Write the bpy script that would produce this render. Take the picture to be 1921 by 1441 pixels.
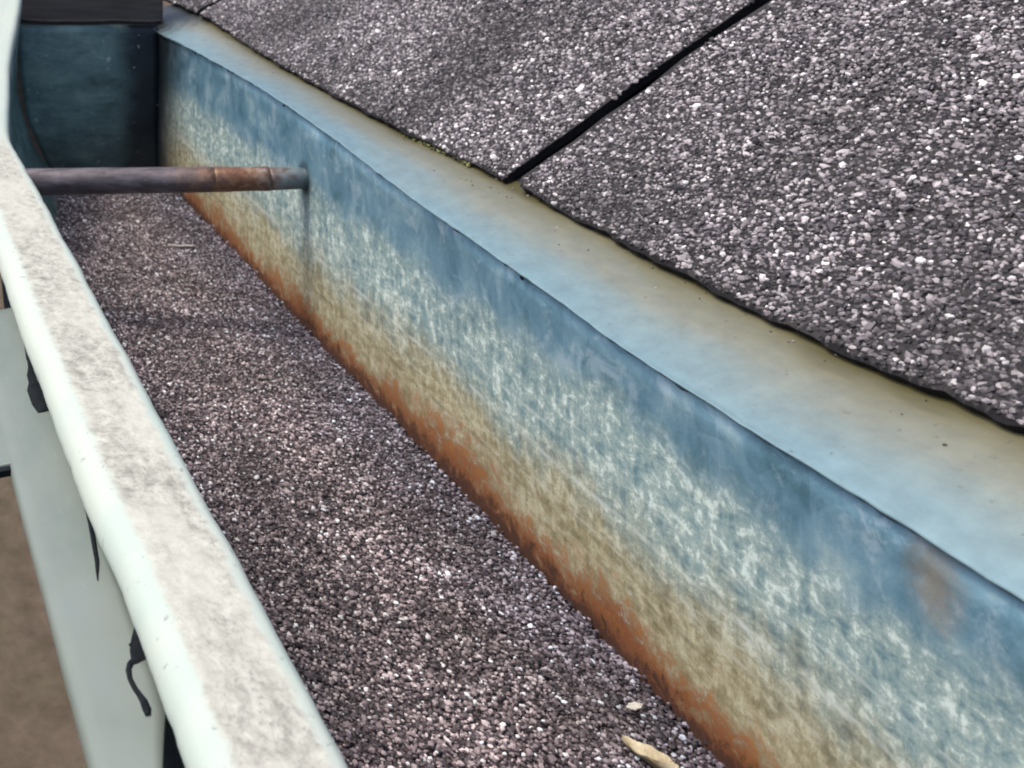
import bpy, math, random
import numpy as np

for o in list(bpy.data.objects):
    bpy.data.objects.remove(o, do_unlink=True)
SC = bpy.context.scene
COL = SC.collection
R = math.radians
H = 2.60            # camera height above the ground, m
MM = 0.001

# ------------------------------------------------------------------ camera
cam_d = bpy.data.cameras.new('camera')
cam = bpy.data.objects.new('camera', cam_d)
COL.objects.link(cam)
SC.camera = cam
cam.location = (0, 0, H)
cam.rotation_euler = (R(90), 0, 0)
cam_d.sensor_fit = 'HORIZONTAL'
cam_d.sensor_width = 36
cam_d.lens = 36 * 2072 / 1921
cam_d.shift_x = 0.6351
cam_d.shift_y = -0.5076
cam_d.clip_start = 0.01
cam_d.clip_end = 2000
cam_d.dof.use_dof = True
cam_d.dof.focus_distance = 0.27
cam_d.dof.aperture_fstop = 48

# ------------------------------------------------------------------ sky, sun, exposure
SUN_EL, SUN_AZ = R(62), R(166)         # azimuth measured from +X (house side) towards +Y (down the gutter)
world = bpy.data.worlds.new('World')
SC.world = world
world.use_nodes = True
wn = world.node_tree
sky = wn.nodes.new('ShaderNodeTexSky')
sky.sky_type = 'NISHITA'
sky.sun_disc = False
sky.sun_elevation = SUN_EL
sky.sun_rotation = R(90) - SUN_AZ
sky.dust_density = 4.0
sky.ozone_density = 0.6
sky.air_density = 0.8
bg = wn.nodes['Background']
bg.inputs['Strength'].default_value = 0.15
wn.links.new(sky.outputs[0], bg.inputs['Color'])
sd = bpy.data.lights.new('sun', 'SUN')
sd.energy = 1.3
sd.angle = R(16)
sd.color = (1.0, 0.92, 0.83)
sun = bpy.data.objects.new('sun', sd)
COL.objects.link(sun)
sun.location = (2, 2, 5)
sun.rotation_euler = (0, R(90) - SUN_EL, SUN_AZ)
SC.view_settings.view_transform = 'Standard'
SC.view_settings.look = 'None'
SC.view_settings.gamma = 1
SC.view_settings.exposure = 0.75
SC.cycles.filter_width = 2.0

# ------------------------------------------------------------------ helpers
def W(X, D, Z):
    """across (mm), along the gutter (mm), depth below eye level (mm) -> metres"""
    return (X * MM, D * MM, H - Z * MM)

def tag(o, label=None, cat=None, group=None, kind=None):
    if label: o['label'] = label
    if cat: o['category'] = cat
    if group: o['group'] = group
    if kind: o['kind'] = kind
    return o

def thing(name, loc, label, cat, group=None):
    o = bpy.data.objects.new(name, None)
    COL.objects.link(o)
    o.location = loc
    o.empty_display_size = 0.02
    return tag(o, label, cat, group)

def make_obj(name, verts, faces, mats, parent=None, uvs=None, smooth=True, midx=None, loc=None):
    me = bpy.data.meshes.new(name)
    v = np.asarray(verts, dtype=np.float64)
    off = np.array(parent.location if parent and parent.type == 'EMPTY' else (loc or (0, 0, 0)))
    if parent and parent.type != 'EMPTY':
        off = np.array(parent['origin'])
    v = v - off
    if isinstance(faces, np.ndarray):
        n, k = faces.shape
        me.vertices.add(len(v)); me.vertices.foreach_set('co', v.astype(np.float32).ravel())
        me.loops.add(n * k); me.loops.foreach_set('vertex_index', faces.astype(np.int32).ravel())
        me.polygons.add(n)
        me.polygons.foreach_set('loop_start', (np.arange(n) * k).astype(np.int32))
        me.update(calc_edges=True)
    else:
        me.from_pydata([tuple(p) for p in v], [], faces)
    if uvs is not None:
        lay = me.uv_layers.new(name='UVMap')
        li = np.zeros(len(me.loops), dtype=np.int32)
        me.loops.foreach_get('vertex_index', li)
        lay.data.foreach_set('uv', np.asarray(uvs, dtype=np.float32)[li].ravel())
    for m in (mats if isinstance(mats, (list, tuple)) else [mats]):
        me.materials.append(m)
    me.polygons.foreach_set('use_smooth', np.full(len(me.polygons), smooth))
    if midx is not None:
        me.polygons.foreach_set('material_index', np.asarray(midx, dtype=np.int32))
    me.validate()
    o = bpy.data.objects.new(name, me)
    COL.objects.link(o)
    if parent:
        o.parent = parent
    elif loc:
        o.location = loc
    return o

def solidify(o, t, offset=0.0):
    m = o.modifiers.new('thickness', 'SOLIDIFY')
    m.thickness = t * MM
    m.offset = offset
    return o

def loft(name, Ds, prof, mats, parent=None, uvf=None, smooth=True, flip=False):
    """sheet swept down the gutter: prof(D) -> list of (X, Z[, d offset])"""
    V, U = [], []
    n = None
    for D in Ds:
        p = prof(D)
        n = len(p)
        for k, q in enumerate(p):
            dd = q[2] if len(q) > 2 else 0
            V.append(W(q[0], D + dd, q[1]))
            U.append(uvf(D, k, q) if uvf else (D / 100, q[1] / 100))
    F = []
    for i in range(len(Ds) - 1):
        for k in range(n - 1):
            a, b, c, d = i * n + k, i * n + k + 1, (i + 1) * n + k + 1, (i + 1) * n + k
            F.append((a, d, c, b) if flip else (a, b, c, d))
    return make_obj(name, V, F, mats, parent, U, smooth)

def interp(xs, ys):
    xs, ys = np.array(xs, float), np.array(ys, float)
    # smooth (cubic hermite) interpolation
    m = np.gradient(ys, xs)
    def f(x):
        x = np.clip(x, xs[0], xs[-1])
        i = np.clip(np.searchsorted(xs, x) - 1, 0, len(xs) - 2)
        h = xs[i + 1] - xs[i]
        t = (x - xs[i]) / h
        return ((2*t**3 - 3*t**2 + 1) * ys[i] + (t**3 - 2*t**2 + t) * h * m[i]
                + (-2*t**3 + 3*t**2) * ys[i + 1] + (t**3 - t**2) * h * m[i + 1])
    return f

def wob(x, seed=0, f=1.0):
    r = random.Random(seed)
    s = 0
    for k in range(6):
        s = s + math.pow(0.62, k) * np.sin(np.asarray(x) * f * (0.03 * 1.9 ** k) + r.uniform(0, 6.28))
    return s

def wob2(x, y, seed=0, f=1.0):
    r = random.Random(seed)
    s = 0
    for k in range(9):
        a = r.uniform(0, 3.14)
        q = f * 0.05 * 1.55 ** k
        s = s + 0.7 ** k * np.sin(q * (x * math.cos(a) + y * math.sin(a)) + r.uniform(0, 6.28))
    return s

# ------------------------------------------------------------------ materials
class Mat:
    def __init__(self, name, rough=0.6, metal=0.0, spec=0.5):
        self.m = bpy.data.materials.new(name)
        self.m.use_nodes = True
        self.t = self.m.node_tree
        self.b = self.t.nodes['Principled BSDF']
        self.b.inputs['Roughness'].default_value = rough
        self.b.inputs['Metallic'].default_value = metal
        self.b.inputs['Specular IOR Level'].default_value = spec
        self._uv = None
    def n(self, typ, **kw):
        nd = self.t.nodes.new(typ)
        for k, v in kw.items():
            setattr(nd, k, v)
        return nd
    def l(self, a, b):
        self.t.links.new(a, b)
    def put(self, sock, v):
        if hasattr(v, 'is_linked') or isinstance(v, bpy.types.NodeSocket):
            self.l(v, sock)
        elif isinstance(v, (tuple, list)) and len(v) == 3 and sock.type == 'RGBA':
            sock.default_value = (*v, 1)
        else:
            sock.default_value = v
    def uv(self):
        if not self._uv:
            c = self.n('ShaderNodeTexCoord')
            self._uv = c.outputs['UV']
            self._obj = c.outputs['Object']
        return self._uv
    def ob(self):
        self.uv()
        return self._obj
    def map(self, vec, scale=(1, 1, 1), loc=(0, 0, 0)):
        m = self.n('ShaderNodeMapping')
        self.l(vec, m.inputs['Vector'])
        m.inputs['Scale'].default_value = scale
        m.inputs['Location'].default_value = loc
        return m.outputs[0]
    def noise(self, vec, scale=5, detail=6, rough=0.6, dist=0.0):
        n = self.n('ShaderNodeTexNoise')
        self.l(vec, n.inputs['Vector'])
        n.inputs['Scale'].default_value = scale
        n.inputs['Detail'].default_value = detail
        n.inputs['Roughness'].default_value = rough
        n.inputs['Distortion'].default_value = dist
        return n.outputs['Fac']
    def math(self, op, a, b=0.0, c=0.0, clamp=False):
        n = self.n('ShaderNodeMath', operation=op)
        n.use_clamp = clamp
        self.put(n.inputs[0], a)
        self.put(n.inputs[1], b)
        self.put(n.inputs[2], c)
        return n.outputs[0]
    def rng(self, v, a, b, c=0.0, d=1.0, smooth=True):
        n = self.n('ShaderNodeMapRange')
        n.interpolation_type = 'SMOOTHSTEP' if smooth else 'LINEAR'
        self.put(n.inputs['Value'], v)
        for k, x in zip(('From Min', 'From Max', 'To Min', 'To Max'), (a, b, c, d)):
            n.inputs[k].default_value = x
        return n.outputs['Result']
    def ramp(self, fac, stops, interp='LINEAR'):
        n = self.n('ShaderNodeValToRGB')
        r = n.color_ramp
        r.interpolation = interp
        while len(r.elements) < len(stops):
            r.elements.new(0.5)
        for e, (p, c) in zip(r.elements, stops):
            e.position = p
        for e, (p, c) in zip(r.elements, stops):
            e.color = (*c, 1) if len(c) == 3 else c
        self.put(n.inputs['Fac'], fac)
        return n.outputs['Color']
    def mix(self, fac, a, b, mode='MIX'):
        n = self.n('ShaderNodeMix', data_type='RGBA', blend_type=mode)
        self.put(n.inputs['Factor'], fac)
        self.put(n.inputs['A'] if False else n.inputs[6], a)
        self.put(n.inputs[7], b)
        return n.outputs[2]
    def grey(self, v):
        n = self.n('ShaderNodeCombineColor')
        for i in range(3):
            self.put(n.inputs[i], v)
        return n.outputs[0]
    def sep(self, vec):
        n = self.n('ShaderNodeSeparateXYZ')
        self.l(vec, n.inputs[0])
        return n.outputs
    def color(self, c):
        self.put(self.b.inputs['Base Color'], c)
        return self
    def rough(self, c):
        self.put(self.b.inputs['Roughness'], c)
        return self
    def bump(self, h, strength=0.3, dist=0.0005):
        n = self.n('ShaderNodeBump')
        n.inputs['Strength'].default_value = strength
        n.inputs['Distance'].default_value = dist
        self.l(h, n.inputs['Height'])
        self.l(n.outputs[0], self.b.inputs['Normal'])
        return self

def mat_granules(name, stops, patch=None, foot_dark=False):
    M = Mat(name, rough=0.6, spec=0.45)
    g = M.n('ShaderNodeNewGeometry')
    c = M.ramp(g.outputs['Random Per Island'], stops, 'LINEAR')
    M.ob()
    if patch:
        n = M.noise(M.map(M._obj, (1, 1, 1)), scale=patch[0], detail=3)
        k = M.rng(n, 0.32, 0.68, patch[1], patch[2])
        c = M.mix(1.0, c, M.grey(k), 'MULTIPLY')
    if foot_dark:                                           # darker, bluer strip along the foot of the back wall
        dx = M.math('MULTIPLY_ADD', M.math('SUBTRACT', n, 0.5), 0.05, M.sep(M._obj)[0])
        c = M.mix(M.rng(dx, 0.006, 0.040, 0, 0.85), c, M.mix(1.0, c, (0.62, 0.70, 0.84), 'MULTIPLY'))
    M.color(c)
    return M.m

M_SHGRAN = mat_granules('shingle_granules', [
    (0.0, (0.012, 0.011, 0.013)), (0.25, (0.041, 0.037, 0.042)), (0.55, (0.122, 0.109, 0.117)),
    (0.80, (0.238, 0.216, 0.225)), (0.95, (0.403, 0.373, 0.377)), (1.0, (0.756, 0.721, 0.717))], (13, 0.55, 1.42))
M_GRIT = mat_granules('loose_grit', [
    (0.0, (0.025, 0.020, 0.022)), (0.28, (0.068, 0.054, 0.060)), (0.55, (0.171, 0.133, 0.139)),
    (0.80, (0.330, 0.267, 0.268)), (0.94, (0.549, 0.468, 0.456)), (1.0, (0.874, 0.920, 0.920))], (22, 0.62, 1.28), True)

def mat_bitumen():
    M = Mat('black_asphalt', rough=0.85, spec=0.2)
    n = M.noise(M.ob(), 700, 4)
    M.color(M.ramp(n, [(0.3, (0.004, 0.004, 0.005)), (0.8, (0.014, 0.013, 0.015))]))
    M.bump(n, 0.5, 0.0006)
    return M.m
M_BIT = mat_bitumen()

def mat_gritbed():
    M = Mat('grit_bed', rough=0.8, spec=0.3)
    n = M.noise(M.ob(), 900, 4)
    M.color(M.ramp(n, [(0.3, (0.04, 0.032, 0.034)), (0.7, (0.15, 0.118, 0.12))]))
    M.bump(n, 0.8, 0.001)
    return M.m
M_BED = mat_gritbed()
def mat_shtop():
    M = Mat('worn_shingle_face', rough=0.8, spec=0.3)
    n = M.noise(M.ob(), 1100, 3)
    p = M.noise(M._obj, 20, 4)
    c = M.ramp(n, [(0.35, (0.008, 0.008, 0.009)), (0.65, (0.040, 0.036, 0.038))])
    c = M.mix(M.rng(p, 0.45, 0.65, 0, 0.5), c, (0.03, 0.028, 0.028))
    M.color(c)
    M.bump(n, 0.8, 0.0008)
    return M.m
M_SHTOP = mat_shtop()

def mat_wall():
    """galvanised back of the gutter: clean zinc on top, oxide in the middle, silt, then rust at the grit line"""
    M = Mat('weathered_zinc', metal=0.2, spec=0.5)
    uv = M.uv()
    s = M.sep(uv)
    u, v = s[0], s[1]
    big = M.noise(M.map(uv, (2.2, 4.0, 1)), 1.0, 5, 0.6, 0.4)
    ragged = M.noise(M.map(uv, (14, 5, 1)), 1.0, 6, 0.62)
    e = M.math('MULTIPLY_ADD', M.math('SUBTRACT', big, 0.5), 0.26, v)
    e = M.math('MULTIPLY_ADD', M.math('SUBTRACT', ragged, 0.5), 0.14, e)
    vor = M.n('ShaderNodeTexVoronoi'); vor.inputs['Scale'].default_value = 1.0
    M.l(M.map(uv, (16, 16, 1)), vor.inputs['Vector'])
    spang = M.sep(vor.outputs['Color'])[0]
    patch = M.noise(M.map(uv, (6, 5, 1)), 1.0, 6, 0.65, 0.5)
    zf = M.math('MULTIPLY_ADD', M.math('SUBTRACT', spang, 0.5), 0.10, patch)
    zinc = M.ramp(zf, [(0.32, (0.064, 0.149, 0.193)), (0.46, (0.115, 0.235, 0.305)), (0.56, (0.159, 0.291, 0.363)), (0.68, (0.279, 0.406, 0.445))])
    # crisp drip runs from the top edge
    drip = M.noise(M.map(uv, (26, 1.8, 1)), 1.0, 5, 0.7, 0.2)
    dk = M.math('MULTIPLY', M.rng(drip, 0.56, 0.68, 0, 0.35), M.rng(v, 1.12, 1.55, 1, 0))
    zinc = M.mix(dk, zinc, (0.30, 0.46, 0.59))
    zinc = M.mix(M.rng(drip, 0.44, 0.34, 0, 0.4), zinc, (0.08, 0.19, 0.26))
    scuff = M.noise(M.map(uv, (9, 8, 1), (3.3, 1.7, 0)), 1.0, 7, 0.7, 0.6)
    zinc = M.mix(M.rng(scuff, 0.52, 0.64, 0, 0.55), zinc, (0.36, 0.47, 0.54))
    # chalky oxide bloom: blotches, flecks and scratches
    f2 = M.noise(M.map(uv, (24, 31, 1)), 1.0, 9, 0.80, 0.3)
    run = M.noise(M.map(uv, (34, 8, 1)), 1.0, 6, 0.7, 0.3)
    f2 = M.math('MULTIPLY_ADD', M.math('SUBTRACT', run, 0.5), 0.45, f2)
    cloud = M.noise(M.map(uv, (4, 6, 1)), 1.0, 4, 0.6, 0.8)
    f2 = M.math('MULTIPLY_ADD', M.math('SUBTRACT', cloud, 0.5), 0.26, f2)
    oxide = M.ramp(f2, [(0.35, (0.106, 0.196, 0.224)), (0.45, (0.213, 0.314, 0.314)), (0.54, (0.319, 0.409, 0.375)), (0.61, (0.582, 0.694, 0.644))])
    silt = M.ramp(f2, [(0.35, (0.163, 0.145, 0.075)), (0.47, (0.278, 0.255, 0.149)), (0.61, (0.468, 0.453, 0.313))])
    rn = M.n('ShaderNodeMapping'); M.l(uv, rn.inputs['Vector'])
    rn.inputs['Rotation'].default_value = (0, 0, R(-8)); rn.inputs['Scale'].default_value = (2.0, 18, 1)
    sc_ = M.noise(rn.outputs[0], 1.0, 3, 0.55, 0.3)
    ridge = M.math('ABSOLUTE', M.math('SUBTRACT', sc_, 0.5))
    c = M.mix(M.rng(e, 1.19, 1.32), zinc, oxide)
    e2 = M.math('MULTIPLY_ADD', M.math('SUBTRACT', ragged, 0.5), 0.22, v)
    e2 = M.math('MULTIPLY_ADD', M.math('SUBTRACT', big, 0.5), 0.22, e2)
    c = M.mix(M.rng(e2, 1.40, 1.62), c, silt)
    c = M.mix(M.math('MULTIPLY', M.rng(ridge, 0.0, 0.012, 0.6, 0), M.math('MULTIPLY', M.rng(cloud, 0.45, 0.6), M.rng(v, 1.25, 1.4))), c, (0.55, 0.60, 0.55))
    # horizontal tide lines
    tn = M.noise(M.map(uv, (1.2, 0.6, 1)), 1.0, 3)
    brk = M.noise(M.map(uv, (9, 20, 1)), 1.0, 4)
    for z0, wd, col, amt in ((1.50, 0.007, (0.55, 0.60, 0.55), 0.7), (1.585, 0.005, (0.46, 0.46, 0.37), 0.6),
                             (1.655, 0.004, (0.40, 0.36, 0.25), 0.5), (1.42, 0.004, (0.50, 0.57, 0.54), 0.45), (1.635, 0.006, (0.12, 0.10, 0.06), 0.5)):
        d = M.math('ABSOLUTE', M.math('SUBTRACT', v, M.math('MULTIPLY_ADD', M.math('SUBTRACT', tn, 0.5), 0.09, z0)))
        k = M.math('MULTIPLY', M.rng(d, 0.0, wd * 1.7, 1, 0), M.rng(brk, 0.40, 0.60, 0, amt))
        c = M.mix(k, c, col)
    # rust
    e3 = M.math('MULTIPLY_ADD', M.math('SUBTRACT', f2, 0.5), 0.20, v)
    rn2 = M.noise(M.map(uv, (22, 20, 1)), 1.0, 8, 0.78, 0.4)
    rust = M.ramp(rn2, [(0.34, (0.089, 0.019, 0.003)), (0.48, (0.189, 0.052, 0.008)), (0.60, (0.291, 0.113, 0.023)), (0.7, (0.348, 0.175, 0.052))])
    e4 = M.math('MULTIPLY_ADD', M.math('SUBTRACT', big, 0.5), 0.22, e3)
    e4 = M.math('MULTIPLY_ADD', M.math('SUBTRACT', rn2, 0.5), 0.40, e4)
    c = M.mix(M.rng(e4, 1.665, 1.775, 0, 0.94), c, rust)
    e5 = M.math('MULTIPLY_ADD', M.math('SUBTRACT', rn2, 0.5), 0.30, v)
    c = M.mix(M.rng(e5, 1.755, 1.81, 0, 0.92), c, (0.026, 0.008, 0.004))
    # one soft rust bleed below the flashing, near end
    du = M.math('MULTIPLY', M.math('SUBTRACT', u, 1.785), 1.2)
    dv = M.math('MULTIPLY', M.math('SUBTRACT', v, 1.16), 0.75)
    r2 = M.math('SQRT', M.math('ADD', M.math('MULTIPLY', du, du), M.math('MULTIPLY', dv, dv)))
    r2 = M.math('MULTIPLY_ADD', M.math('SUBTRACT', big, 0.5), 0.06, r2)
    c = M.mix(M.rng(M.math('MULTIPLY_ADD', M.math('SUBTRACT', rn2, 0.5), 0.10, r2), 0.0, 0.085, 0.6, 0), c, (0.24, 0.155, 0.07))
    # cast shadow of the spike, painted into the wall colour below its end
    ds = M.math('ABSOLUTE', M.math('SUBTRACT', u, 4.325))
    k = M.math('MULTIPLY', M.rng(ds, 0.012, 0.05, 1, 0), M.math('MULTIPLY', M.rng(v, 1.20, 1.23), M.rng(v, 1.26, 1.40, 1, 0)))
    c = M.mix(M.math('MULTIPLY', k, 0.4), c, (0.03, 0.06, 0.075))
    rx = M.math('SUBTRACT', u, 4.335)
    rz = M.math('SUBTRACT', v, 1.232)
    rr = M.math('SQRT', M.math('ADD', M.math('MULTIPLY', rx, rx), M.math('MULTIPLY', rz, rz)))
    c = M.mix(M.rng(rr, 0.045, 0.085, 0.8, 0), c, (0.025, 0.05, 0.065))  # dark ring painted for the shadow and hole round the spike
    # wall colour darkens towards the end joint
    ue = M.math('MULTIPLY_ADD', M.math('SUBTRACT', ragged, 0.5), 0.25, u)
    ve = M.rng(v, 1.0, 1.8, 0.0, -0.12, False)
    ue = M.math('ADD', ue, ve)
    c = M.mix(M.rng(ue, 5.75, 6.40), c, (0.010, 0.016, 0.020))
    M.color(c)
    M.rough(M.rng(e, 1.1, 1.6, 0.38, 0.75))
    M.put(M.b.inputs['Metallic'], M.rng(e, 1.1, 1.45, 0.25, 0.0))
    M.bump(f2, 0.35, 0.0005)
    return M.m
M_WALL = mat_wall()

def mat_flash():
    M = Mat('flashing_zinc', metal=0.3, rough=0.5)
    uv = M.uv()
    s = M.sep(uv)
    big = M.noise(M.map(uv, (1.6, 1.4, 1)), 1.0, 4, 0.6)
    fine = M.noise(M.map(uv, (16, 5, 1)), 1.0, 7, 0.7)
    e = M.math('MULTIPLY_ADD', M.math('SUBTRACT', big, 0.5), 0.75, s[1])
    e = M.math('MULTIPLY_ADD', M.math('SUBTRACT', fine, 0.5), 0.12, e)
    c = M.ramp(e, [(0.03, (0.160, 0.255, 0.290)), (0.32, (0.180, 0.245, 0.250)), (0.60, (0.205, 0.220, 0.180)), (0.84, (0.165, 0.160, 0.100)), (1.0, (0.090, 0.082, 0.036))])
    c = M.mix(M.rng(M.math('MULTIPLY_ADD', M.math('SUBTRACT', fine, 0.5), 0.9, s[0]), 6.1, 6.6), c, (0.02, 0.026, 0.028))
    c = M.mix(0.6, c, M.ramp(fine, [(0.3, (0.36, 0.36, 0.36)), (0.7, (0.64, 0.64, 0.62))]), 'OVERLAY')
    spk = M.noise(M.map(uv, (45, 11, 1)), 1.0, 3, 0.5)
    c = M.mix(M.rng(spk, 0.66, 0.74, 0, 0.55), c, (0.09, 0.085, 0.06))
    M.color(c)
    M.bump(fine, 0.15, 0.0003)
    return M.m
M_FLASH = mat_flash()

def mat_lip():
    """white painted lip, grey lichen dirt on the flat top"""
    M = Mat('weathered_white_paint', rough=0.6, spec=0.3)
    uv = M.uv()
    s = M.sep(uv)
    a = M.noise(M.map(uv, (26, 34, 1)), 1.0, 7, 0.72, 0.3)
    b = M.noise(M.map(uv, (3.5, 5, 1)), 1.0, 4, 0.6)
    edge = M.noise(M.map(uv, (22, 4, 1)), 1.0, 4)
    vv = M.math('MULTIPLY_ADD', M.math('SUBTRACT', edge, 0.5), 0.028, s[1])
    mask = M.math('MULTIPLY', M.rng(vv, 0.498, 0.512), M.rng(vv, 0.628, 0.642, 1, 0))
    mask = M.math('MULTIPLY', mask, M.rng(s[0], 4.7, 5.0, 1, 0.05))
    dirt = M.ramp(a, [(0.30, (0.175, 0.176, 0.153)), (0.42, (0.316, 0.318, 0.276)), (0.56, (0.438, 0.447, 0.387)), (0.72, (0.560, 0.571, 0.494))])
    g2 = M.noise(M.map(uv, (75, 90, 1)), 1.0, 5, 0.7)
    dirt = M.mix(M.rng(g2, 0.50, 0.66, 0, 0.65), dirt, (0.22, 0.205, 0.195))
    dirt = M.mix(M.rng(b, 0.40, 0.62, 0, 0.55), dirt, (0.526, 0.539, 0.465))
    paint = M.mix(M.rng(b, 0.4, 0.7), (0.455, 0.512, 0.456), (0.410, 0.493, 0.443))
    sp = M.noise(M.map(uv, (9, 40, 1)), 1.0, 4)
    paint = M.mix(M.rng(sp, 0.62, 0.75, 0, 0.5), paint, (0.42, 0.48, 0.48))
    chip = M.noise(M.map(uv, (40, 55, 1)), 1.0, 4, 0.6)
    paint = M.mix(M.rng(chip, 0.64, 0.68, 0, 0.6), paint, (0.20, 0.22, 0.21))
    M.color(M.mix(mask, paint, dirt))
    M.rough(M.rng(mask, 0, 1, 0.75, 0.95))
    M.bump(a, 0.10, 0.0003)
    return M.m
M_LIP = mat_lip()

def mat_apron():
    M = Mat('pale_blue_grey_paint', rough=0.5)
    uv = M.uv()
    b = M.noise(M.map(uv, (3.5, 6, 1)), 1.0, 5, 0.6)
    f = M.noise(M.map(uv, (10, 30, 1)), 1.0, 5, 0.65)
    c = M.ramp(b, [(0.3, (0.133, 0.168, 0.149)), (0.55, (0.165, 0.195, 0.173)), (0.75, (0.161, 0.199, 0.188))])
    c = M.mix(M.rng(f, 0.60, 0.74, 0, 0.45), c, (0.20, 0.25, 0.25))
    M.color(c)
    M.bump(f, 0.15, 0.0004)
    return M.m
M_APRON = mat_apron()

def mat_end():
    M = Mat('dark_end_wall', rough=0.55, spec=0.4)
    o = M.ob()
    b = M.noise(M.map(o, (0.8, 1, 1.7)), 42, 8, 0.74)
    f = M.noise(M.map(o, (60, 60, 240)), 1.0, 5, 0.7, 1.0)
    c = M.ramp(b, [(0.3, (0.036, 0.064, 0.065)), (0.5, (0.092, 0.166, 0.169)), (0.72, (0.185, 0.288, 0.267))])
    xx = M.math('MULTIPLY_ADD', M.math('SUBTRACT', b, 0.5), 0.03, M.sep(o)[0])
    c = M.mix(M.rng(xx, 0.036, 0.052), c, (0.011, 0.020, 0.027))  # darker towards the back-wall corner
    c = M.mix(M.rng(M.sep(o)[2], 0.045, 0.02, 0, 0.4), c, (0.05, 0.052, 0.040))
    sp = M.noise(o, 330, 2, 0.5)
    c = M.mix(M.rng(sp, 0.69, 0.76, 0, 0.8), c, (0.36, 0.46, 0.45))
    M.color(c)
    M.bump(f, 0.4, 0.001)
    return M.m
M_END = mat_end()

def mat_simple(name, c1, c2, scale, rough=0.7, metal=0.0, bump=0.3, stretch=(1, 1, 1), spec=0.4, bd=0.0005):
    M = Mat(name, rough=rough, metal=metal, spec=spec)
    n = M.noise(M.map(M.ob(), stretch), scale, 6, 0.62, 0.3)
    M.color(M.ramp(n, [(0.32, c1), (0.68, c2)]))
    M.bump(n, bump, bd)
    return M.m
M_BOARD = mat_simple('dark_weathered_board', (0.040, 0.037, 0.034), (0.105, 0.092, 0.084), 60, 0.8, stretch=(0.4, 1, 3))
M_BLACK = mat_simple('black_tar_and_shade', (0.002, 0.004, 0.006), (0.008, 0.011, 0.014), 500, 0.75, spec=0.15)  # black of the tar runs, also used for the clip's painted edge shade
M_FRONT = mat_simple('front_paint_in_shade', (0.006, 0.009, 0.013), (0.015, 0.021, 0.028), 90, 0.95, spec=0.05)  # near-black colour paints in the shade of the gap under the lip
def mat_spike():
    M = Mat('oxidised_spike', rough=0.5, metal=0.2, spec=0.5)
    o = M.ob()
    n = M.noise(M.map(o, (0.35, 1.6, 1.6)), 160, 6, 0.65)
    r = M.noise(o, 170, 6, 0.7, 0.4)
    tube_ = M.ramp(n, [(0.32, (0.045, 0.038, 0.041)), (0.68, (0.185, 0.160, 0.170))])
    rust = M.ramp(r, [(0.34, (0.050, 0.017, 0.007)), (0.50, (0.171, 0.068, 0.024)), (0.64, (0.299, 0.188, 0.105))])
    zinc = M.ramp(r, [(0.34, (0.07, 0.10, 0.11)), (0.64, (0.20, 0.26, 0.28))])
    x = M.math('MULTIPLY_ADD', M.math('SUBTRACT', r, 0.5), 0.045, M.sep(o)[0])
    c = M.mix(M.rng(x, 0.002, 0.030, 0, 0.85), tube_, rust)
    c = M.mix(M.rng(x, 0.036, 0.056), c, zinc)
    c = M.mix(M.rng(x, 0.050, 0.062, 0, 0.8), c, (0.03, 0.05, 0.06))
    M.color(c)
    M.bump(r, 0.5, 0.0006)
    return M.m
M_TUBE = mat_spike()
M_LEAF = mat_simple('dry_leaf', (0.16, 0.11, 0.05), (0.58, 0.52, 0.36), 260, 0.7)
M_STRAW = mat_simple('bleached_straw', (0.45, 0.42, 0.38), (0.7, 0.67, 0.62), 200, 0.6)
M_CHIP = mat_simple('white_paint_chip', (0.34, 0.33, 0.29), (0.62, 0.60, 0.53), 400, 0.6)
M_MOSS = mat_granules('dry_moss', [(0.0, (0.03, 0.04, 0.012)), (0.5, (0.12, 0.13, 0.035)), (0.85, (0.28, 0.29, 0.10)), (1.0, (0.6, 0.6, 0.35))])
M_DECK = mat_simple('roof_felt', (0.006, 0.006, 0.007), (0.02, 0.02, 0.022), 400, 0.9)

def mat_ground():
    M = Mat('bare_soil', rough=0.95, spec=0.15)
    o = M.ob()
    a = M.noise(o, 1.1, 6, 0.6, 0.4)
    b = M.noise(o, 9, 7, 0.7)
    c = M.ramp(a, [(0.34, (0.066, 0.064, 0.031)), (0.5, (0.098, 0.072, 0.048)), (0.66, (0.117, 0.090, 0.066))])
    c = M.mix(0.45, c, M.ramp(b, [(0.3, (0.023, 0.019, 0.013)), (0.7, (0.164, 0.129, 0.098))]))
    M.color(c)
    M.bump(b, 0.6, 0.02)
    return M.m
M_GROUND = mat_ground()

# ------------------------------------------------------------------ surveyed lines (mm)
X_WALL, X_EAVE = 175.0, 198.0
fold_z = interp([30, 120, 166, 206, 242, 288, 349, 400, 442, 576, 648, 700], [109.0, 109.3, 109.5, 109.9, 110.0, 107.6, 104.8, 100.8, 98.4, 97.2, 98.4, 98.6])
eave_z = interp([20, 100, 188, 209, 233, 277, 345, 398, 500, 560, 626, 700, 1000], [95.5, 96.5, 97.6, 99.3, 100.4, 100.4, 98.6, 99.4, 97.4, 94.8, 90.5, 90.0, 90.0])
TH = R(33.8)
ROOF_LO, ROOF_SLOT, ROOF_SLOT2 = 25.0, 336.0, 646.0
def lip_x(D):
    return np.interp(D, [20, 200, 430, 480, 488, 496, 560, 640, 670], [65.2, 65.0, 65.0, 64.2, 64.0, 64.6, 73.5, 91.0, 97.0])
def lip_z(D):
    return np.interp(D, [20, 200, 430, 480, 488, 496, 560, 640, 670], [122.6, 122.6, 122.6, 122.4, 122.0, 120.6, 102.0, 79.0, 71.0])
D_END = 650.0
DS = list(np.concatenate([np.arange(60, 440, 1.5), np.arange(440, 540, 2.5), np.arange(540, 651, 5.0)]))

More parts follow.
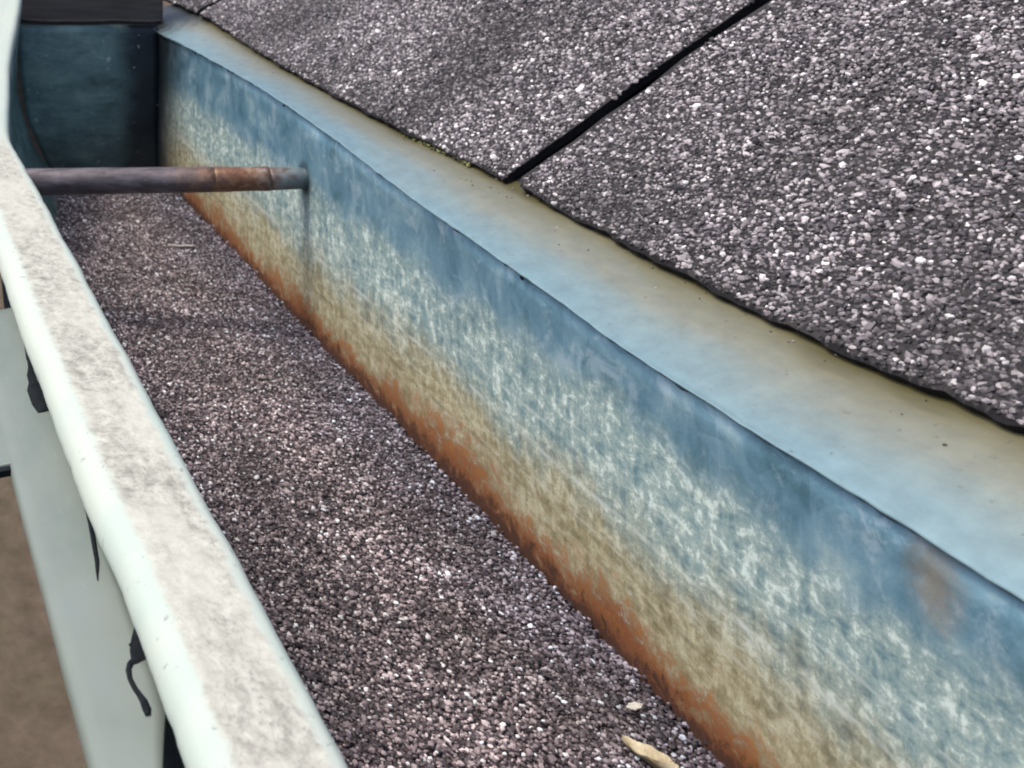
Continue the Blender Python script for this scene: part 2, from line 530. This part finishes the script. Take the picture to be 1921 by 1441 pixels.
# ------------------------------------------------------------------ ground
G = 300.0
g = make_obj('ground', [(-G, -G, 0), (G, -G, 0), (G, G, 0), (-G, G, 0)], [(0, 1, 2, 3)], M_GROUND)
tag(g, 'brown bare soil far below the gutter', None, None, 'structure')

# ------------------------------------------------------------------ granule builder
PHI = (1 + 5 ** 0.5) / 2
ICO_V = np.array([(-1, PHI, 0), (1, PHI, 0), (-1, -PHI, 0), (1, -PHI, 0), (0, -1, PHI), (0, 1, PHI), (0, -1, -PHI), (0, 1, -PHI),
                  (PHI, 0, -1), (PHI, 0, 1), (-PHI, 0, -1), (-PHI, 0, 1)]) / math.sqrt(1 + PHI * PHI)
ICO_F = np.array([(0, 11, 5), (0, 5, 1), (0, 1, 7), (0, 7, 10), (0, 10, 11), (1, 5, 9), (5, 11, 4), (11, 10, 2), (10, 7, 6), (7, 1, 8),
                  (3, 9, 4), (3, 4, 2), (3, 2, 6), (3, 6, 8), (3, 8, 9), (4, 9, 5), (2, 4, 11), (6, 2, 10), (8, 6, 7), (9, 8, 1)])

def granules(P, N, rad, rng, flat=0.75):
    """P centres (m), N normals, rad radii (m) -> verts, faces: angular crushed-stone grains"""
    n = len(P)
    ax = rng.normal(size=(n, 3)); ax /= np.linalg.norm(ax, axis=1)[:, None]
    bx = rng.normal(size=(n, 3)); bx -= (bx * ax).sum(1)[:, None] * ax; bx /= np.linalg.norm(bx, axis=1)[:, None]
    cx = np.cross(ax, bx)
    sc = np.stack([rng.uniform(0.75, 1.35, n), rng.uniform(0.7, 1.15, n), rng.uniform(0.55, 1.0, n)], 1) * rad[:, None]
    loc = ICO_V[None] * (1 + rng.uniform(-0.24, 0.24, (n, 12, 1)))
    loc = loc * sc[:, None, :]
    V = loc[:, :, 0:1] * ax[:, None] + loc[:, :, 1:2] * bx[:, None] + loc[:, :, 2:3] * cx[:, None]
    d = (V * N[:, None]).sum(2, keepdims=True)
    V = V - (1 - flat) * d * N[:, None]
    V = V + P[:, None]
    F = ICO_F[None] + (np.arange(n) * 12)[:, None, None]
    return V.reshape(-1, 3), F.reshape(-1, 3)

def scatter(u0, u1, v0, v1, step, rng):
    nu, nv = int((u1 - u0) / step), int((v1 - v0) / (step * 0.866))
    a, b = np.meshgrid(np.arange(nu), np.arange(nv))
    u = u0 + (a + 0.5 * (b % 2) + rng.uniform(-0.55, 0.55, a.shape)) * step
    v = v0 + (b + rng.uniform(-0.55, 0.55, a.shape)) * step * 0.866
    return u.ravel(), v.ravel()

# ------------------------------------------------------------------ roof
roof = thing('shingle_roof', W(X_EAVE, 400, 97), 'grey granule covered asphalt shingle roof edge sloping down to the gutter', 'roof')
CT, ST = math.cos(TH), math.sin(TH)
NRM = np.array([-ST, 0, CT])

def roof_pt(D, s, lift):
    """D along eave, s up the slope from the eave line, lift above the deck"""
    z = eave_z(D) - 0
    zz = 96.0 + (z - 96.0) * np.clip(1 - np.asarray(s) / 70.0, 0, 1)
    X = X_EAVE + s * CT - lift * ST
    Z = zz - s * ST - lift * CT
    return np.stack([np.asarray(X) * MM + 0 * np.asarray(D), np.asarray(D) * MM, H - Z * MM], -1)

def tab_edge(D, d0, d1):
    s = 0.35 * wob(D, 11, 7) + 0.15 * wob(D, 12, 30)
    for c in ((d1,) if d1 < 340 else ()):
        q = np.abs(D - c)
        s = s + np.where(q < 5.0, (5.0 - q) ** 1.5 * 0.22, 0)
    return s

def shingle_tab(d0, d1, seed, step):
    rng = np.random.default_rng(seed)
    Ds = np.unique(np.concatenate([np.arange(d0, d1, 2.0), [d0 + 1, d1 - 1, d1]]))
    ss = np.array([0, 1.5, 4, 8, 14, 22, 34, 48, 62, 80, 100, 124, 150.0])
    def top(D, s, lift=2.8):
        return roof_pt(D, s, lift + 0.35 * wob2(D, s, seed, 0.8) + np.where(np.asarray(s) < 3, -0.12 * (3 - np.asarray(s)), 0))
    V, idx = [], {}
    nD, nS = len(Ds), len(ss)
    e = tab_edge(Ds, d0, d1)
    sl = 0.7 * wob(ss, seed + 5, 4)                       # the cut sides are not dead straight
    for i, D in enumerate(Ds):
        for k, s in enumerate(ss):
            t = (D - d0) / (d1 - d0)
            DD = D + sl[k] * (abs(2 * t - 1) ** 8) * 0.6
            V.append(top(DD, s + e[i] * math.exp(-s / 5), 3.3))
    for i, D in enumerate(Ds):
        for k, s in enumerate(ss):
            t = (D - d0) / (d1 - d0)
            DD = D + sl[k] * (abs(2 * t - 1) ** 8) * 0.6
            V.append(roof_pt(DD, s + 0.5 + e[i] * math.exp(-s / 5), 0.35))
    F = []
    n = nD * nS
    I = lambda i, k, b=0: b * n + i * nS + k
    mi = []
    for i in range(nD - 1):
        for k in range(nS - 1):
            F.append((I(i, k), I(i + 1, k), I(i + 1, k + 1), I(i, k + 1)))
            F.append((I(i, k, 1), I(i, k + 1, 1), I(i + 1, k + 1, 1), I(i + 1, k, 1)))
        F.append((I(i, 0), I(i, 0, 1), I(i + 1, 0, 1), I(i + 1, 0)))
        F.append((I(i, nS - 1), I(i + 1, nS - 1), I(i + 1, nS - 1, 1), I(i, nS - 1, 1)))
    for k in range(nS - 1):
        F.append((I(0, k), I(0, k + 1), I(0, k + 1, 1), I(0, k, 1)))
        F.append((I(nD - 1, k), I(nD - 1, k, 1), I(nD - 1, k + 1, 1), I(nD - 1, k + 1)))
    V = np.array(V)
    F = np.array(F)
    tri = np.concatenate([F[:, [0, 1, 2]], F[:, [0, 2, 3]]])
    # granules pressed into the top
    D, s = scatter(d0 + 0.6, d1 - 0.6, 1.1, 146, step, rng)
    keep = (s > tab_edge(D, d0, d1) + 0.75 + 0.3 * rng.random(len(D))) & (rng.random(len(D)) < 0.94)
    D, s = D[keep], s[keep]
    rad = step * 0.60 * np.exp(rng.normal(0, 0.27, len(D)))
    P = top(D, s, 3.3 + rng.uniform(-0.30, 0.25, len(D)))
    gv, gf = granules(P, np.repeat(NRM[None], len(P), 0), rad * MM, rng, 0.8)
    allF = np.concatenate([tri, gf + len(V)])
    allV = np.concatenate([V, gv])
    cen = (V[tri[:, 0]] + V[tri[:, 1]] + V[tri[:, 2]]) / 3
    isup = (tri.max(1) < n) & (np.abs((np.cross(V[tri[:, 1]] - V[tri[:, 0]], V[tri[:, 2]] - V[tri[:, 0]]) * NRM).sum(1)) > 1e-9)
    sarr = (cen[:, 0] / MM - X_EAVE) / CT
    mi = np.concatenate([np.where(isup & (sarr > -1.0), 2, 0), np.ones(len(gf))])
    o = make_obj('shingle_tab', allV, allF, [M_BIT, M_SHGRAN, M_SHTOP], roof, None, False, mi)
    return o

t1 = shingle_tab(ROOF_LO + 60, ROOF_SLOT - 2.7, 101, 0.90)
t2 = shingle_tab(ROOF_SLOT + 2.6, ROOF_SLOT2 - 4.0, 102, 0.98)
t3 = shingle_tab(ROOF_SLOT2 + 4.0, ROOF_SLOT2 + 300, 103, 1.9)
t1['label'] = 'near shingle tab, its cut side along the black slot'
t2['label'] = 'middle shingle tab beyond the black slot'
# deck under the tabs, with the fascia behind the gutter
DV, DF = [], []
for D in (ROOF_LO - 60, 200, 336, 500, 640, ROOF_SLOT2 + 310):
    for X, s, l in ((0, 1.2, -0.3), (0, 1200, -0.3), (0, 1200, -14), (0, 5, -2.5)):
        DV.append(tuple(roof_pt(np.array(D), np.array(float(s)), l)))
nst = 6
for i in range(nst - 1):
    for k in range(4):
        a, b = i * 4 + k, i * 4 + (k + 1) % 4
        DF.append((a, b, b + 4, a + 4))
DF += [(3, 2, 1, 0), tuple((nst - 1) * 4 + k for k in range(4))]
make_obj('roof_deck', DV, DF, M_DECK, roof, None, False)
# the courses higher up the slope, lapped over the first
def mat_course():
    M = Mat('shingle_course', rough=0.7)
    v = M.n('ShaderNodeTexVoronoi'); v.inputs['Scale'].default_value = 480
    M.l(M.ob(), v.inputs['Vector'])
    M.color(M.ramp(M.sep(v.outputs['Color'])[0], [(0.1, (0.02, 0.02, 0.024)), (0.5, (0.10, 0.095, 0.10)), (0.95, (0.36, 0.34, 0.35))]))
    M.bump(v.outputs['Distance'], 1.0, 0.0015)
    return M.m
M_COURSE = mat_course()
for j, s0 in enumerate((138, 272, 406, 540, 674, 808, 942, 1076)):
    CV, CF = [], []
    for D in (ROOF_LO - 60, ROOF_SLOT2 + 305):
        for s, l in ((s0, 4.0), (s0, 6.6), (s0 + 140, 4.2), (s0 + 140, 2.6)):
            CV.append(tuple(roof_pt(np.array(float(D)), np.array(float(s)), l)))
    for k in range(4):
        CF.append((k, (k + 1) % 4, (k + 1) % 4 + 4, k + 4))
    CF += [(3, 2, 1, 0), (4, 5, 6, 7)]
    make_obj('shingle_course', CV, CF, M_COURSE, roof, None, False)

# ------------------------------------------------------------------ eave flashing
fl = thing('eave_flashing', W(X_WALL, 400, 108), 'pale blue to olive metal flashing strip tucked under the shingle edge above the gutter', 'flashing')
def flash_prof(D):
    fz, ez = float(fold_z(D)), float(eave_z(D))
    lap = 0.10 * float(wob(D, 3, 5)) + 0.07 * float(wob(D, 4, 26))
    x0, x1 = X_WALL - 2.6, X_EAVE + 9
    z0, z1 = fz - 0.4 + lap, ez - 0.2
    out = [(x0 + 0.05, z0 + 0.25), (x0, z0)]
    z1 = ez - 0.5
    for k in range(-1, 9):
        t = k / 8 if k > 0 else (0.015, 0.05)[k + 1]
        out.append((x0 + (X_EAVE - x0) * t, z0 + (z1 - z0) * t - 0.7 * math.sin(math.pi * t) + 0.10 * float(wob2(D, t * 25, 21, 1.0))))
    out.append((X_EAVE + 9, z1 - 9 * math.tan(TH) + 3.0))
    return out
def flash_uv(D, k, q):
    return (D / 100, (q[0] - X_WALL + 2.6) / (X_EAVE - X_WALL + 2.6))
f1 = loft('strip', list(np.arange(28, 705, 3.0)), flash_prof, M_FLASH, fl, flash_uv)
solidify(f1, 0.35)
V, F = [], []
bd = np.arange(60, 652, 2.0)
for D in bd:
    fz = float(fold_z(D)) + 0.10 * float(wob(D, 3, 5)) + 0.07 * float(wob(D, 4, 26))
    h_ = max(0.12, 0.40 + 0.16 * float(wob(D, 8, 9)) + 0.10 * float(wob(D, 9, 40)))
    for x, z in ((X_WALL - 0.2, fz - 0.3), (X_WALL - 1.2, fz - 0.1), (X_WALL - 1.7, fz + 0.3), (X_WALL - 1.5, fz + 0.3 + h_), (X_WALL - 0.2, fz + 0.9 + h_)):
        V.append(W(x, D, z))
for i in range(len(bd) - 1):
    for k in range(4):
        a = i * 5 + k
        F.append((a, a + 1, a + 6, a + 5))
M_GAPSHADE = mat_simple('grey_blue_gap_shade', (0.025, 0.055, 0.075), (0.07, 0.13, 0.165), 300, 0.6)
make_obj('lap_gap_shade', V, F, M_GAPSHADE, fl)  # added dark strip drawing the shaded gap under the flashing lap
# little fixing clips along the lap
rngc = random.Random(4)
for D in (289, 452, 520, 572):
    fz = float(fold_z(D))
    V = []
    for dx in (-0.2, 0.35):
        for dd in (-0.7, 0.7):
            for dz in (-0.1, 1.2):
                V.append(W(X_WALL - 2.3 + dx, D + dd, fz + dz))
    Fb = [(0, 1, 3, 2), (4, 6, 7, 5), (0, 4, 5, 1), (2, 3, 7, 6), (0, 2, 6, 4), (1, 5, 7, 3)]
    o = make_obj('fixing_clip', V, Fb, M_BLACK, fl, None, False)
    b = o.modifiers.new('b', 'BEVEL'); b.width = 0.0003; b.segments = 2

# ------------------------------------------------------------------ gutter
gut = thing('rain_gutter', W(110, 400, 195), 'white lipped metal rain gutter with rust stained galvanised back, half full of grit', 'gutter')
def wall_prof(D):
    fz = float(fold_z(D))
    out = []
    for k in range(15):
        t = k / 14
        z = fz - 0.5 + (196 - fz + 0.5) * t
        x = X_WALL + 0.45 * float(wob2(D, z, 31, 0.45)) - 0.12 * float(wob2(D, z, 32, 2.0))
        if z > 184:
            x -= (z - 184) * 0.5
        if z < fz + 4:
            x = X_WALL - 0.2
        out.append((x, z))
    return out
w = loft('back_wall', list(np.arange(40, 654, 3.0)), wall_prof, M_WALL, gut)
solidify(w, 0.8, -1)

def lip_shift(D):
    return float(lip_x(D)) - 65.0, float(lip_z(D)) - 122.6
LIP = [(65.7, 130.0), (65.9, 124.4), (65.5, 123.1), (64.5, 122.55), (63.2, 122.45), (60.5, 122.6), (57.5, 122.6), (54.6, 122.4), (52.6, 122.5),
       (51.2, 122.4), (50.0, 122.6), (48.9, 123.1), (47.9, 124.0), (47.2, 125.2), (46.8, 126.5), (46.7, 127.8), (47.2, 128.8), (49.2, 129.4), (55.0, 130.2)]
JOINTS = (205.0, 230.0, 268.0)
roll_x = interp([60, 150, 190, 215, 260, 310, 400, 700], [0.1, 0.0, -0.3, -1.3, -2.1, -2.6, -2.5, -2.5])
def lip_prof(D):
    sx, sz = lip_shift(D)
    out = []
    j = 0.0
    for c in JOINTS:
        j += 0.5 / (1 + math.exp(-(D - c) / 0.8))
    nick = 0.35 * math.exp(-((D - 163) / 1.2) ** 2) + 0.3 * math.exp(-((D - 234) / 1.0) ** 2) + 0.25 * math.exp(-((D - 268) / 1.0) ** 2)
    for k, (x, z) in enumerate(LIP):
        a = 0.22 * float(wob(D, 40, 3)) + 0.03 * float(wob(D, 41 + k, 14))
        b = 0.10 * float(wob(D, 60, 4)) + 0.02 * float(wob(D, 61 + k, 18))
        outer = max(0.0, min(1.0, (54 - x) / 6))
        out.append((x + sx + a * 0.6 + (float(roll_x(D)) + nick * 0.6) * outer, z + sz + b + 0.05 * float(wob2(D, x, 77, 3.0)), 0))
    return out
lp = loft('lip', DS, lip_prof, M_LIP, gut, lambda D, k, q: (D / 100, LIP[k][0] / 100), True)
solidify(lp, 0.8, -1)

def front_prof(D):
    sx, sz = lip_shift(D)
    q = max(0, min(1, (D - 488) / 160))
    out = []
    near = ((56.0, 134.2), (55.6, 142), (55.8, 152), (56.0, 164), (57.2, 176), (60, 187), (82, 194), (120, 197), (172, 196))
    far = ((66.2, 128.0), (67.2, 140), (70, 152), (76, 166), (84, 178), (94, 188), (108, 195), (135, 198), (172, 196))
    ks = (1, 0.85, 0.75, 0.7, 0.62, 0.6, 0.4, 0.1, 0)
    g_ = max(0.0, min(1.0, (D - 440) / 60))
    for (xa, za), (xb, zb), k in zip(near, far, ks):
        x, z = xa + (xb - xa) * g_, za + (zb - za) * g_
        out.append((x + sx * k + 0.2 * float(wob(D, 90, 4)), z + sz * k ** 3))
    return out
fw = loft('front_wall', DS, front_prof, [M_FRONT, M_END], gut, None, True)
fw.data.polygons.foreach_set('material_index', np.array([1 if DS[i // 8] > 445 else 0 for i in range(len(fw.data.polygons))], dtype=np.int32))
solidify(fw, 0.8, 0)

# flat apron below the lip, outside
D_AP = 336.0
def apron_prof(D):
    xin = 49.0 if D > 176.9 else 49.0 - 9.0 * ((177 - D) / 30.0) ** 0.9
    t = (D - 150) / (D_AP - 150)
    xo = 36.4 - 2.2 * t
    zi, zo = 134.9, 138.0
    w_ = 0.12 * float(wob(D, 95, 5))
    pts = []
    for k in range(7):
        f = k / 6
        pts.append((xin + (xo - xin) * f, zi + (zo - zi) * f + w_ + 0.1 * float(wob2(D, f * 12, 96, 3))))
    pts += [(xo - 0.5, zo + 0.5 + w_), (xo - 0.55, zo + 2.2 + w_), (xo + 0.2, zo + 4.5 + w_)]
    return pts
ap = loft('front_apron', list(np.concatenate([np.arange(90, 176, 3.0), np.arange(176, D_AP + 1, 4.0)])), apron_prof, M_APRON, gut,
          lambda D, k, q: (D / 100, q[0] / 100), True)
solidify(ap, 1.2, 0)

# strap clip round the far end of the apron
V, Fq = [], []
BOX = [(0, 1, 3, 2), (4, 6, 7, 5), (0, 4, 5, 1), (2, 3, 7, 6), (0, 2, 6, 4), (1, 5, 7, 3)]
for X in (20.0, 36.3):
    for D in (254.0, 337.5):
        for Z in (137.45 + (35.6 - X) * 0.2, 139.6 + (35.6 - X) * 0.2):
            V.append(W(X, D, Z))
o = make_obj('strap_clip', V, BOX, M_APRON, gut, [(v[1] * 10, v[0] * 10) for v in V], False)
bv = o.modifiers.new('b', 'BEVEL'); bv.width = 0.0006; bv.segments = 2

V = [W(X, D, Z) for X in (20.0, 34.9) for D in (252.2, 253.9) for Z in (137.9 + (35.6 - X) * 0.2, 139.4 + (35.6 - X) * 0.2)]
make_obj('clip_edge_shade', V, BOX, M_BLACK, gut, None, False)  # added dark bar, painting the shade on the clip's near edge

# end cap
def end_poly(zt, off):
    return None
ec_top = []
V, Fq = [], []
nX, nZ = 22, 20
for k in range(nZ + 1):
    t = k / nZ
    z = 94.8 + (198 - 94.8) * t
    xl = np.interp(z, [79, 93, 120, 150, 178, 198], [91, 91.5, 92.5, 97, 110, 130])
    for i in range(nX + 1):
        x = xl + (X_WALL - 0.6 - xl) * i / nX
        V.append(W(x, D_END + 0.6 * float(wob2(x, z, 55, 1.6)) - 1.5 * math.sin(math.pi * t), z))
for k in range(nZ):
    for i in range(nX):
        a = k * (nX + 1) + i
        Fq.append((a, a + 1, a + nX + 2, a + nX + 1))
ec = make_obj('end_cap', V, Fq, M_END, gut)
solidify(ec, 0.8, 0)
# rolled rim on the end cap
def tube(pts, rads, nseg=12, cap=True):
    V, F = [], []
    P = [np.array(p, float) for p in pts]
    for i, p in enumerate(P):
        d = P[min(i + 1, len(P) - 1)] - P[max(i - 1, 0)]
        d /= np.linalg.norm(d)
        a = np.cross(d, (0, 0, 1.0)) if abs(d[2]) < 0.9 else np.cross(d, (1.0, 0, 0))
        a /= np.linalg.norm(a)
        b = np.cross(d, a)
        for k in range(nseg):
            t = 2 * math.pi * k / nseg
            V.append(p + rads[i] * (a * math.cos(t) + b * math.sin(t)))
    n = len(P)
    for i in range(n - 1):
        for k in range(nseg):
            F.append((i * nseg + k, i * nseg + (k + 1) % nseg, (i + 1) * nseg + (k + 1) % nseg, (i + 1) * nseg + k))
    if cap:
        F.append(tuple(range(nseg))[::-1])
        F.append(tuple((n - 1) * nseg + k for k in range(nseg)))
    return V, F
xs = np.linspace(90.5, 176, 24)
V, F = tube([W(x, D_END - 0.5, 92.6 + 0.25 * float(wob(x, 70, 4))) for x in xs], [1.3 * MM] * 24, 10)
make_obj('end_cap_rim', V, F, M_DECK, gut)

# black tar blots and a tar run on the apron
def blob_mesh(name, ctr_line, widths, lift=0.35):
    """a flattened tar run lying on the apron; ctr_line of (X, D)"""
    V, F = [], []
    n = len(ctr_line)
    for i, (X, D) in enumerate(ctr_line):
        a = ctr_line[max(i - 1, 0)]; b = ctr_line[min(i + 1, n - 1)]
        dx, dd = b[0] - a[0], b[1] - a[1]
        L = math.hypot(dx, dd); nx, nd = -dd / L, dx / L
        for k in range(5):
            f = (k - 2) / 2
            x, d = X + nx * f * widths[i], D + nd * f * widths[i]
            p = apron_prof(d)
            xi, xo = p[0][0], p[6][0]
            t = (xi - x) / (xi - xo)
            z = 134.9 + 3.1 * t
            V.append(W(x, d, z - 0.72 - lift * (1 - f * f)))
    for i in range(n - 1):
        for k in range(4):
            F.append((i * 5 + k, i * 5 + k + 1, i * 5 + k + 6, i * 5 + k + 5))
    o = make_obj(name, V, F, M_BLACK, gut)
    return o
TARS = [
    ([(46.4, 316), (45.9, 306), (45.6, 300), (45.2, 296), (44.8, 292), (44.6, 284), (44.7, 277), (44.9, 272.5)], [0.4, 0.6, 0.8, 1.1, 1.9, 2.0, 2.0, 1.4]),
    ([(48.3, 246), (47.4, 236), (46.8, 226), (45.6, 214), (44.5, 208)], [0.2, 0.4, 0.5, 0.45, 0.2]),
    ([(48.4, 194.5), (48.0, 191.5), (47.5, 189.0), (46.9, 187.6), (46.2, 187.0), (45.4, 186.6), (44.8, 185.4), (44.55, 183.4), (44.8, 181.2), (45.2, 179.6), (45.5, 178.2), (45.55, 176.4), (45.4, 175.0)],
     [0.4, 1.3, 1.6, 1.3, 0.8, 0.6, 0.5, 0.46, 0.46, 0.5, 0.62, 0.7, 0.4]),
    ([(47.6, 190.4), (46.9, 190.7), (46.1, 190.6)], [0.7, 0.5, 0.2]),
]
for pts, wd in TARS:
    blob_mesh('tar_run', pts, wd)

# ------------------------------------------------------------------ grit bed
GZ = 182.0
def grit_z(X, D):
    return GZ + 0.7 * wob2(X, D, 200, 0.7) + 0.35 * wob2(X, D, 201, 2.4) + 0.00035 * (X - 135) ** 2 - 0.6 * np.exp(-((X - 128) / 22.0) ** 2)
rng = np.random.default_rng(7)
def grit_x0(D):
    return 66.0 + np.clip((D - 440) / 60, 0, 1) * 18 + np.clip((D - 470) / 170, 0, 1) * 20
gx = np.linspace(0, 1, 40)
BV, BF = [], []
gd = np.arange(120, 649, 4.0)
for D in gd:
    for f in gx:
        X = grit_x0(D) + (174.6 - grit_x0(D)) * f
        BV.append(W(X, D, float(grit_z(X, D)) + 0.5))
n = len(gx)
BV = np.array(BV)
a = (np.arange(len(gd) - 1)[:, None] * n + np.arange(n - 1)[None]).ravel()
BF = np.concatenate([np.stack([a, a + 1, a + n + 1], 1), np.stack([a, a + n + 1, a + n], 1)])
X, D = scatter(84, 174.6, 130, 646, 0.86, rng)
k = X > np.maximum(grit_x0(D), 86)
X, D = X[k], D[k]
rad = 0.47 * np.exp(rng.normal(0, 0.27, len(X)))
Z = grit_z(X, D) - rng.uniform(-0.1, 0.55, len(X))
# a few grains cling up the rusty foot of the wall
m2 = 900
D2 = rng.uniform(150, 640, m2); up = rng.exponential(0.4, m2)
X = np.concatenate([X, 174.3 - rng.uniform(0.2, 1.2, m2)])
Z = np.concatenate([Z, grit_z(174.0, D2) - 0.5 - up])
D = np.concatenate([D, D2]); rad = np.concatenate([rad, rng.uniform(0.4, 0.75, m2)])
P = np.stack([X * MM, D * MM, H - Z * MM], 1)
gv, gf = granules(P, np.repeat(np.array([[0, 0, 1.0]]), len(P), 0), rad * MM, rng, 0.72)
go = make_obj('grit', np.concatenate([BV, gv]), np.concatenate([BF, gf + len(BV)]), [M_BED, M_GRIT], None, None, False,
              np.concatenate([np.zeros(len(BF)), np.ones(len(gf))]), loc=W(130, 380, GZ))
tag(go, 'dark pinkish grit of loose shingle granules filling the gutter', 'grit', None, 'stuff')

# ------------------------------------------------------------------ spike across the gutter
A = np.array(W(58, 452.5, 130.3)); B = np.array(W(175.6, 433.5, 123.2))
sp = thing('gutter_spike', tuple((A + B) / 2), 'dull grey tube and rusty spike bracing the gutter from lip to back wall', 'gutter spike')
def along(t0, t1, r0, r1, nn, seed, wobf=0.03):
    ts = np.linspace(t0, t1, nn)
    pts = [A + (B - A) * t for t in ts]
    rr = [(r0 + (r1 - r0) * i / (nn - 1)) * (1 + wobf * float(wob(i * 6, seed, 3))) * MM for i in range(nn)]
    return tube(pts, rr, 24)
V, F = along(0, 0.70, 5.4, 4.9, 30, 1, 0.006); make_obj('ferrule', V, F, M_TUBE, sp)
V, F = along(0.695, 0.875, 4.85, 4.6, 16, 2, 0.02); make_obj('rusty_collar', V, F, M_TUBE, sp)
V, F = along(0.87, 1.0, 4.45, 4.1, 10, 3, 0.015); make_obj('tip', V, F, M_TUBE, sp)

# ------------------------------------------------------------------ dark board behind the end cap
bv_ = []
V = []
for X in (84, 181):
    for D in (662, 680):
        for Z in (60, 205):
            V.append(W(X, D, Z))
o = make_obj('trim_board', V, BOX, M_BOARD, None, None, False, loc=W(137, 671, 205))
tag(o, 'dark weathered board standing behind the end cap of the gutter', 'board')
bv = o.modifiers.new('b', 'BEVEL'); bv.width = 0.0015; bv.segments = 2

# ------------------------------------------------------------------ small things lying on the grit
def flat_leaf(name, X, D, Z, length, width, ang, mat, label, cat, curl=0.35, nn=14, notch=0.0):
    V, F = [], []
    ca, sa = math.cos(ang), math.sin(ang)
    for i in range(nn + 1):
        t = i / nn
        wd = width * (math.sin(math.pi * min(1, t * 1.02 + 0.02)) ** 0.7) * (1 + 0.18 * math.sin(t * 17 + X))
        for k in range(7):
            f = (k - 3) / 3
            a_ = (t - 0.5) * length
            b_ = f * wd / 2
            h = curl * width * (abs(f) ** 1.6) * (0.6 + 0.6 * t) + 0.10 * length * (t - 0.4) ** 2 * 2 + 0.06 * width * math.sin(7 * t + 4 * f)
            V.append(W(X + a_ * ca - b_ * sa, D + a_ * sa + b_ * ca, Z - 0.9 - h))
    for i in range(nn):
        for k in range(6):
            a = i * 7 + k
            F.append((a, a + 7, a + 8, a + 1))
    o = make_obj(name, V, F, mat, None, None, True, loc=W(X, D, Z))
    solidify(o, 0.25)
    return tag(o, label, cat)
lf = flat_leaf('dry_leaf', 159.0, 222.6, float(grit_z(159.0, 222.6)) + 0.3, 11, 3.6, R(-70), M_LEAF, 'curled cream dry leaf lying on the grit beside the rusty wall', 'leaf', 0.75, 22)
flat_leaf('paint_chip', 166.2, 237.4, float(grit_z(166, 237)) - 0.6, 4.0, 1.8, R(8), M_CHIP, 'small pale flat chip on the grit close to the rusty wall foot', 'chip', 0.15, 6)
V, F = tube([W(145 + 1.1 * i, 521.5 + 0.25 * i + 0.4 * math.sin(i), float(grit_z(145 + 1.1 * i, 522)) - 1.5) for i in range(13)],
            [0.55 * MM * (0.6 + 0.4 * math.sin(math.pi * i / 12)) for i in range(13)], 7)
o = make_obj('straw', V, F, M_STRAW, None, None, True, loc=W(151, 522, GZ))
tag(o, 'short bleached straw lying on the grit behind the spike', 'straw')

# ------------------------------------------------------------------ moss
def moss(name, spots, label, rngs):
    rg = np.random.default_rng(rngs)
    P, r = [], []
    for (X, D, Z, sx, sd_, sz, nn) in spots:
        for _ in range(nn):
            P.append(W(X + rg.normal(0, sx), D + rg.normal(0, sd_), Z + rg.normal(0, sz)))
            r.append(rg.uniform(0.25, 0.7) * MM)
    gv, gf = granules(np.array(P), np.repeat(np.array([[0, 0, 1.0]]), len(P), 0), np.array(r), rg, 0.9)
    o = make_obj(name, gv, gf, M_MOSS, None, None, False, loc=W(*spots[0][:3]))
    return tag(o, label, 'moss', None, 'stuff')
moss('moss', [(197.2, D, float(eave_z(D)) - 1.2, 0.5, 3.0, 0.3, 26) for D in (362, 375, 389, 398)], 'yellow green moss along the shingle edge left of the black slot', 5)
# ------------------------------------------------------------------ loose grains on the flashing
rg = np.random.default_rng(77)
nn = 120
D = rg.uniform(90, 640, nn)
t = 1 - np.abs(rg.normal(0, 0.22, nn)); t = np.clip(t, 0.05, 1)
P = []
for d, f in zip(D, t):
    p0 = flash_prof(float(d))
    xs_ = [q[0] for q in p0[1:]]; zs_ = [q[1] for q in p0[1:]]
    x = X_WALL - 2.6 + (X_EAVE - X_WALL + 2.4) * f
    P.append(W(x, d, float(np.interp(x, xs_, zs_)) - 0.3))
gv, gf = granules(np.array(P), np.repeat(np.array([[0, 0, 1.0]]), nn, 0), rg.uniform(0.16, 0.38, nn) * MM, rg, 0.8)
o = make_obj('loose_grit', gv, gf, M_GRIT, None, None, False, loc=W(188, 380, 103))
tag(o, 'scattered loose grains lying on the pale flashing strip', 'grit', None, 'stuff')
